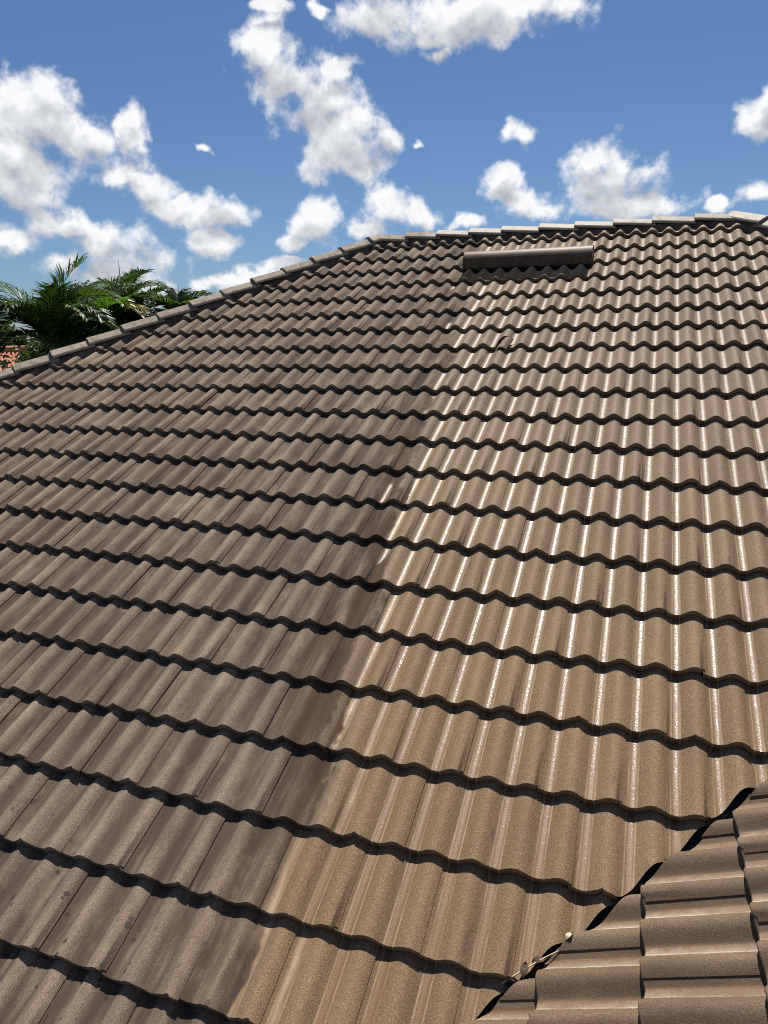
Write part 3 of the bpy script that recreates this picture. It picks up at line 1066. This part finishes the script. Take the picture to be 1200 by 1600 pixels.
def frond_mesh(name, az, el, length, droop, seed, leaf=0.42, npair=46, width=0.022, twist=0.0):
    """feather leaf: arching midrib with two ranks of drooping leaflets, from the origin"""
    rng = random.Random(seed)
    pts = []
    p_ = Vector((0, 0, 0))
    e = el
    n = 20
    hx, hy = math.cos(az), math.sin(az)
    for i in range(n + 1):
        pts.append(p_.copy())
        dv = Vector((hx * math.cos(e), hy * math.cos(e), math.sin(e)))
        p_ = p_ + dv * (length / n)
        e -= droop / n * (0.4 + 1.5 * i / n)
    vs_, fs = tube(pts, .016, .003, 5)
    sd = Vector((-hy, hx, 0))
    for k in range(npair):
        t = 0.16 + 0.84 * (k + rng.random() * .4) / npair
        f = t * n
        i = min(n - 1, int(f))
        o_ = pts[i].lerp(pts[i + 1], min(1, f - i))
        d = (pts[i + 1] - pts[i]).normalized()
        up = sd.cross(d)
        if up.z < 0:
            up = -up
        ln = leaf * (0.45 + 0.65 * math.sin(math.pi * min(1, .12 + .80 * t))) * rng.uniform(.85, 1.1)
        for s_ in (-1, 1):
            aw = d * (0.55 + .25 * t) + sd * s_ * (0.85 - .2 * t) + up * (0.42 + rng.uniform(-.12, .12))
            aw.normalize()
            fall = 0.35 + rng.random() * .4
            b0 = o_
            b1 = o_ + aw * ln * .5
            aw2 = (aw - Vector((0, 0, fall))).normalized()
            b2_ = b1 + aw2 * ln * .5
            wv = aw.cross(up).normalized() if aw.cross(up).length > .01 else d
            wv = (wv + up * rng.uniform(-.5, .5)).normalized()
            base = len(vs_)
            vs_ += [b0 - wv * width * .4, b0 + wv * width * .4, b1 - wv * width, b1 + wv * width, b2_]
            fs += [(base, base + 1, base + 3, base + 2), (base + 2, base + 3, base + 4)]
    return mesh_of(name, vs_, fs)


def palm(loc, crown_z, label, group, seed, spec, mat=M_FROND, stems=1, scale=1.0, lean=0.0, spear=None):
    """spec: list of (azimuth, elevation, length, droop, material or None)"""
    root = empty("palm_tree", (loc[0], loc[1], 0), label, "palm tree", group)
    rng = random.Random(seed)
    for s_ in range(stems):
        ox, oy = (0, 0) if s_ == 0 else (rng.uniform(-.35, .35), rng.uniform(-.35, .35))
        pts = [Vector((ox * (1 - .2 * t / 8) + lean * (t / 8 - 1), oy, (crown_z - .02) * t / 8)) for t in range(9)]
        v_, f_ = tube(pts, .11 * scale, .06 * scale, 8)
        obj("trunk", mesh_of("trunk", v_, f_, True), root, [M_STEM])
    for q, (az, el, ln, dr, mt) in enumerate(spec):
        me = frond_mesh("frond", az, el, ln, dr, seed * 31 + q, leaf=.62 * scale * (ln / 2.0) ** .5, width=.026)
        o = obj("frond", me, root, [mt or mat], label=("yellowing frond" if mt is M_FRONDYE else "pale green young frond" if mt is M_FRONDLT else None))
        o.location = (0, 0, crown_z + rng.uniform(-.12, .12))
    if spear:
        for q, (dx, ln) in enumerate(spear):
            v_, f_ = tube([Vector((0, 0, crown_z - .2)), Vector((dx * .5, 0, crown_z + ln * .5)), Vector((dx, 0, crown_z + ln))], .028, .006, 6)
            obj("spear_leaf", mesh_of("spear_leaf", v_, f_, True), root, [M_FROND])
    return root


# view direction towards the palms is about (-0.69, 0.72); picture-right there is (0.72, 0.69)
VR = math.atan2(.69, .72)


def ring(n, seed, l0=1.6, l1=2.3, e0=.25, e1=1.25, mats=None):
    rng = random.Random(seed)
    out = []
    for k in range(n):
        out.append((2 * math.pi * k / n + rng.uniform(-.25, .25), rng.uniform(e0, e1), rng.uniform(l0, l1), rng.uniform(1.0, 1.9), mats[k % len(mats)] if mats else None))
    return out


PG = "palms growing beyond the hip"
L_, R_ = VR + math.pi, VR
palm((-13.38, 5.89), 5.4, "tall arching feather palm nearest the picture edge, fronds against blue sky", PG, 1,
     [(L_ - .2, 1.42, 2.5, 2.4, None), (L_ + .1, 1.30, 2.2, 2.6, None), (L_ - .5, 1.25, 2.1, 2.4, M_FRONDDK), (L_, 1.0, 1.5, 2.3, None), (L_ + .3, .85, 1.3, 2.1, M_FRONDDK),
      (R_ + .2, 1.35, 2.2, 1.3, None), (R_ - .3, 1.2, 2.0, 1.5, None), (R_ + .5, .9, 1.8, 1.6, None), (R_ - .8, 1.0, 1.8, 1.6, M_FRONDDK), (L_ + .9, 1.2, 1.8, 1.6, M_FRONDDK),
      (R_ - .1, 1.5, 2.2, .9, None)] + [(R_ + (k - 3) * .45, .25 + .1 * (k % 3), 1.4, 1.2, M_FRONDDK) for k in range(7)] + ring(8, 31, 1.5, 2.1, .9, 1.45, [M_FROND, M_FRONDDK]), stems=3)
palm((-13.93, 8.1), 5.6, "feather palm with one yellowing frond in the middle of the clump", PG, 2,
     [(R_ - .7, .95, 1.9, 2.1, M_FRONDYE), (R_ - .45, 1.1, 1.8, 2.2, M_FRONDYE), (R_ - 1.1, 1.05, 1.7, 1.4, M_FRONDLT), (L_, 1.25, 1.8, 1.7, None), (R_ + .6, 1.35, 1.8, 1.2, None), (L_ - .5, 1.35, 1.9, 1.4, None), (R_, 1.45, 1.9, 1.1, None),
      (R_ - .5, .6, 1.2, .8, M_FRONDLT), (R_ - .9, .9, 1.3, .9, M_FRONDLT)] + ring(16, 22, 1.2, 1.8, -.1, 1.4, [M_FRONDDK, M_FROND]), stems=3)
palm((-13.81, 9.49), 5.85, "dark dense palm between the yellowing palm and the forked spears", PG, 3,
     [(L_ - .6, 1.2, 1.2, .8, M_FRONDLT), (R_, 1.3, 1.4, 1.1, M_FRONDDK), (L_, 1.4, 1.5, 1.0, M_FRONDDK)] + ring(17, 23, 1.0, 1.5, .3, 1.4, [M_FRONDDK, M_FRONDDK, M_FROND]), mat=M_FRONDDK, stems=2)
palm((-11.72, 8.55), 6.0, "small palm with two thin forked spears just above the caps", PG, 4,
     [(R_, 1.25, 1.2, 1.6, None), (R_ - .4, 1.0, 1.1, 1.5, None), (L_, 1.2, 1.2, 1.3, None)] + ring(9, 24, .7, 1.1, .3, 1.3, [M_FROND, M_FRONDDK]), stems=2, spear=[(-.32, .95), (.10, .9)])
palm((-15.28, 10.87), 6.3, "palm with a single upright spear leaf behind the clump", PG, 5,
     ring(17, 25, 1.1, 1.7, .4, 1.4, [M_FRONDDK, M_FROND]), stems=1, spear=[(0.0, 1.55)])
palm((-11.2, 2.4), 4.35, "low dark palm in front of the red roof", PG, 6,
     ring(10, 26, .9, 1.4, .1, .9, [M_FRONDDK]), mat=M_FRONDDK, stems=2, scale=.8)
palm((-13.1, 7.0), 4.9, "pale leaved young palm low in the clump behind the caps", PG, 7,
     ring(8, 27, 1.2, 1.7, .2, 1.2, [M_FRONDDK, M_FROND, M_FRONDLT, M_FRONDDK]), stems=2)
palm((-12.9, 8.3), 5.1, "short deep green palm at the foot of the dense one", PG, 8,
     ring(10, 28, 1.1, 1.6, .2, 1.2, [M_FRONDDK, M_FROND]), stems=2)


def leafy_tree(name, loc, h0, crown, n, label, cat, seed, mat, leaf=.09, group=None, limbs=7):
    """tapered trunk, limbs and a crown of leaf faces gathered in clumps"""
    rng = random.Random(seed)
    root = empty(name, (loc[0], loc[1], 0), label, cat, group)
    cz, cr, ch = crown
    v_, f_ = tube([Vector((0.1 * math.sin(t * 1.3), .08 * math.cos(t), h0 * t / 6)) for t in range(7)], .17, .09, 8)
    for k in range(limbs):
        a = 2 * math.pi * k / limbs + rng.uniform(-.3, .3)
        L = cr * rng.uniform(.6, .95)
        pts = [Vector((0.05, 0, h0 * .95)) + Vector((math.cos(a) * L * t, math.sin(a) * L * t, (cz + ch * .35 - h0) * t * rng.uniform(.7, 1.1))) for t in (0, .35, .7, 1)]
        a_, b_ = tube(pts, .06, .012, 5)
        o_ = len(v_)
        v_ += a_
        f_ += [tuple(i + o_ for i in q) for q in b_]
    obj("trunk", mesh_of("trunk", v_, f_, True), root, [M_BARK])
    clumps = []
    for k in range(max(14, n // 110)):
        d = Vector((rng.gauss(0, 1), rng.gauss(0, 1), rng.gauss(0, 1))).normalized() * rng.random() ** .4
        clumps.append((Vector((d.x * cr, d.y * cr, cz + d.z * ch)), rng.uniform(.16, .34) * cr))
    vs_, fs = [], []
    for k in range(n):
        c, r = rng.choice(clumps)
        p_ = c + Vector((rng.gauss(0, .5), rng.gauss(0, .5), rng.gauss(0, .42))) * r
        a = Vector((rng.gauss(0, 1), rng.gauss(0, 1), rng.gauss(0, .6))).normalized()
        b2_ = a.cross(Vector((rng.gauss(0, 1), rng.gauss(0, 1), rng.gauss(0, 1)))).normalized()
        s_ = leaf * rng.uniform(.6, 1.3)
        base = len(vs_)
        vs_ += [p_ - a * s_, p_ + b2_ * s_ * .45, p_ + a * s_, p_ - b2_ * s_ * .45]
        fs.append((base, base + 1, base + 2, base + 3))
    obj("crown", mesh_of("crown", vs_, fs), root, [mat])
    return root


leafy_tree("broadleaf_tree", (-18.29, 12.25), 5.2, (6.15, 1.15, 1.45), 5200, "rounded small leaved tree rising behind the tall arching palm", "tree", 41, M_LEAFGREY, .075)
leafy_tree("shrub", (-17.0, 9.35), 3.4, (4.8, .75, .85), 4200, "brownish green bush beside the pink roof", "shrub", 42, M_LEAFBR, .07)
leafy_tree("shrub", (-14.6, 7.6), 3.2, (4.9, 1.5, 1.0), 5200, "deep green bush filling in under the palms", "shrub", 43, M_LEAFGREY, .08)
leafy_tree("shrub", (-13.6, 9.2), 3.6, (5.2, 1.0, .9), 3600, "dark bush behind the caps under the dense palm", "shrub", 44, M_LEAFGREY, .08)
for q, (px, py, hh, lab) in enumerate(((-65.6, 54.0, 7.2, "distant dark green tree above the orange roof"), (-70.0, 49.0, 6.6, "distant low tree at the picture edge beyond the orange roof"),
                                       (-59.0, 58.0, 7.0, "distant tree glimpsed through the palm fronds"), (-53.0, 66.0, 6.8, "distant tree hidden mostly by palms"))):
    leafy_tree("distant_tree", (px, py), hh * .55, (hh * .72, 3.4, hh * .28), 2600, lab, "tree", 50 + q, M_LEAFGREY, .32, "far trees on the horizon")


# ------------------------------------------------------------------ the neighbours' houses
def neighbour(name, cx, cy, rot, w, d, ridge_z, rise, mat, label, wall):
    root = empty(name, (cx, cy, 0), label, "house")
    root.rotation_euler = (0, 0, rot)
    ev = ridge_z - rise
    box("wall", (-w / 2 + .5, -d / 2 + .5, 0), (w / 2 - .5, d / 2 - .5, ev - .05), root, wall)
    for s_ in (-1, 1):
        a = (-w / 2 * s_, -d / 2 * s_, ev)
        b_ = (w / 2 * s_, -d / 2 * s_, ev)
        c = ((w / 2 - d * .45) * s_, 0, ridge_z)
        e = ((-w / 2 + d * .45) * s_, 0, ridge_z)
        rolled_sheet("roof_slope", a, b_, c, e, mat, parent=root, per=.28, amp=.09)
        rolled_sheet("roof_slope", (w / 2 * s_, -d / 2 * s_, ev), (w / 2 * s_, d / 2 * s_, ev), c, c, mat, parent=root, per=.28, amp=.09)
    v_, f_ = tube([Vector((-w / 2 + d * .45, 0, ridge_z + .03)), Vector((0, 0, ridge_z + .03)), Vector((w / 2 - d * .45, 0, ridge_z + .03))], .13, .13, 8)
    obj("ridge_roll", mesh_of("ridge_roll", v_, f_, True), root, [mat])
    for x in (-w * .28, 0.0, w * .28):
        fr = box("window", (x - .7, -d / 2 + .44, .9), (x + .7, -d / 2 + .52, 2.1), root, M_FASCIA)
        box("pane", (x - .6, -d / 2 + .425, 1.0), (x + .6, -d / 2 + .4385, 2.0), fr, M_GLASS)
    return root


neighbour("neighbour_house", -20.6, 11.6, math.radians(15), 13.0, 7.0, 5.25, 1.6, M_REDTILE, "neighbouring house with a pink red barrel tile roof behind the palms", M_STUCCO)
neighbour("neighbour_house", -48.5, 29.0, math.radians(30), 13.0, 9.0, 5.75, 1.9, M_ORANGETILE, "farther house with an orange clay roof at the picture edge", M_STUCCO)
print("tiles", len(cand), "single", nsingle)
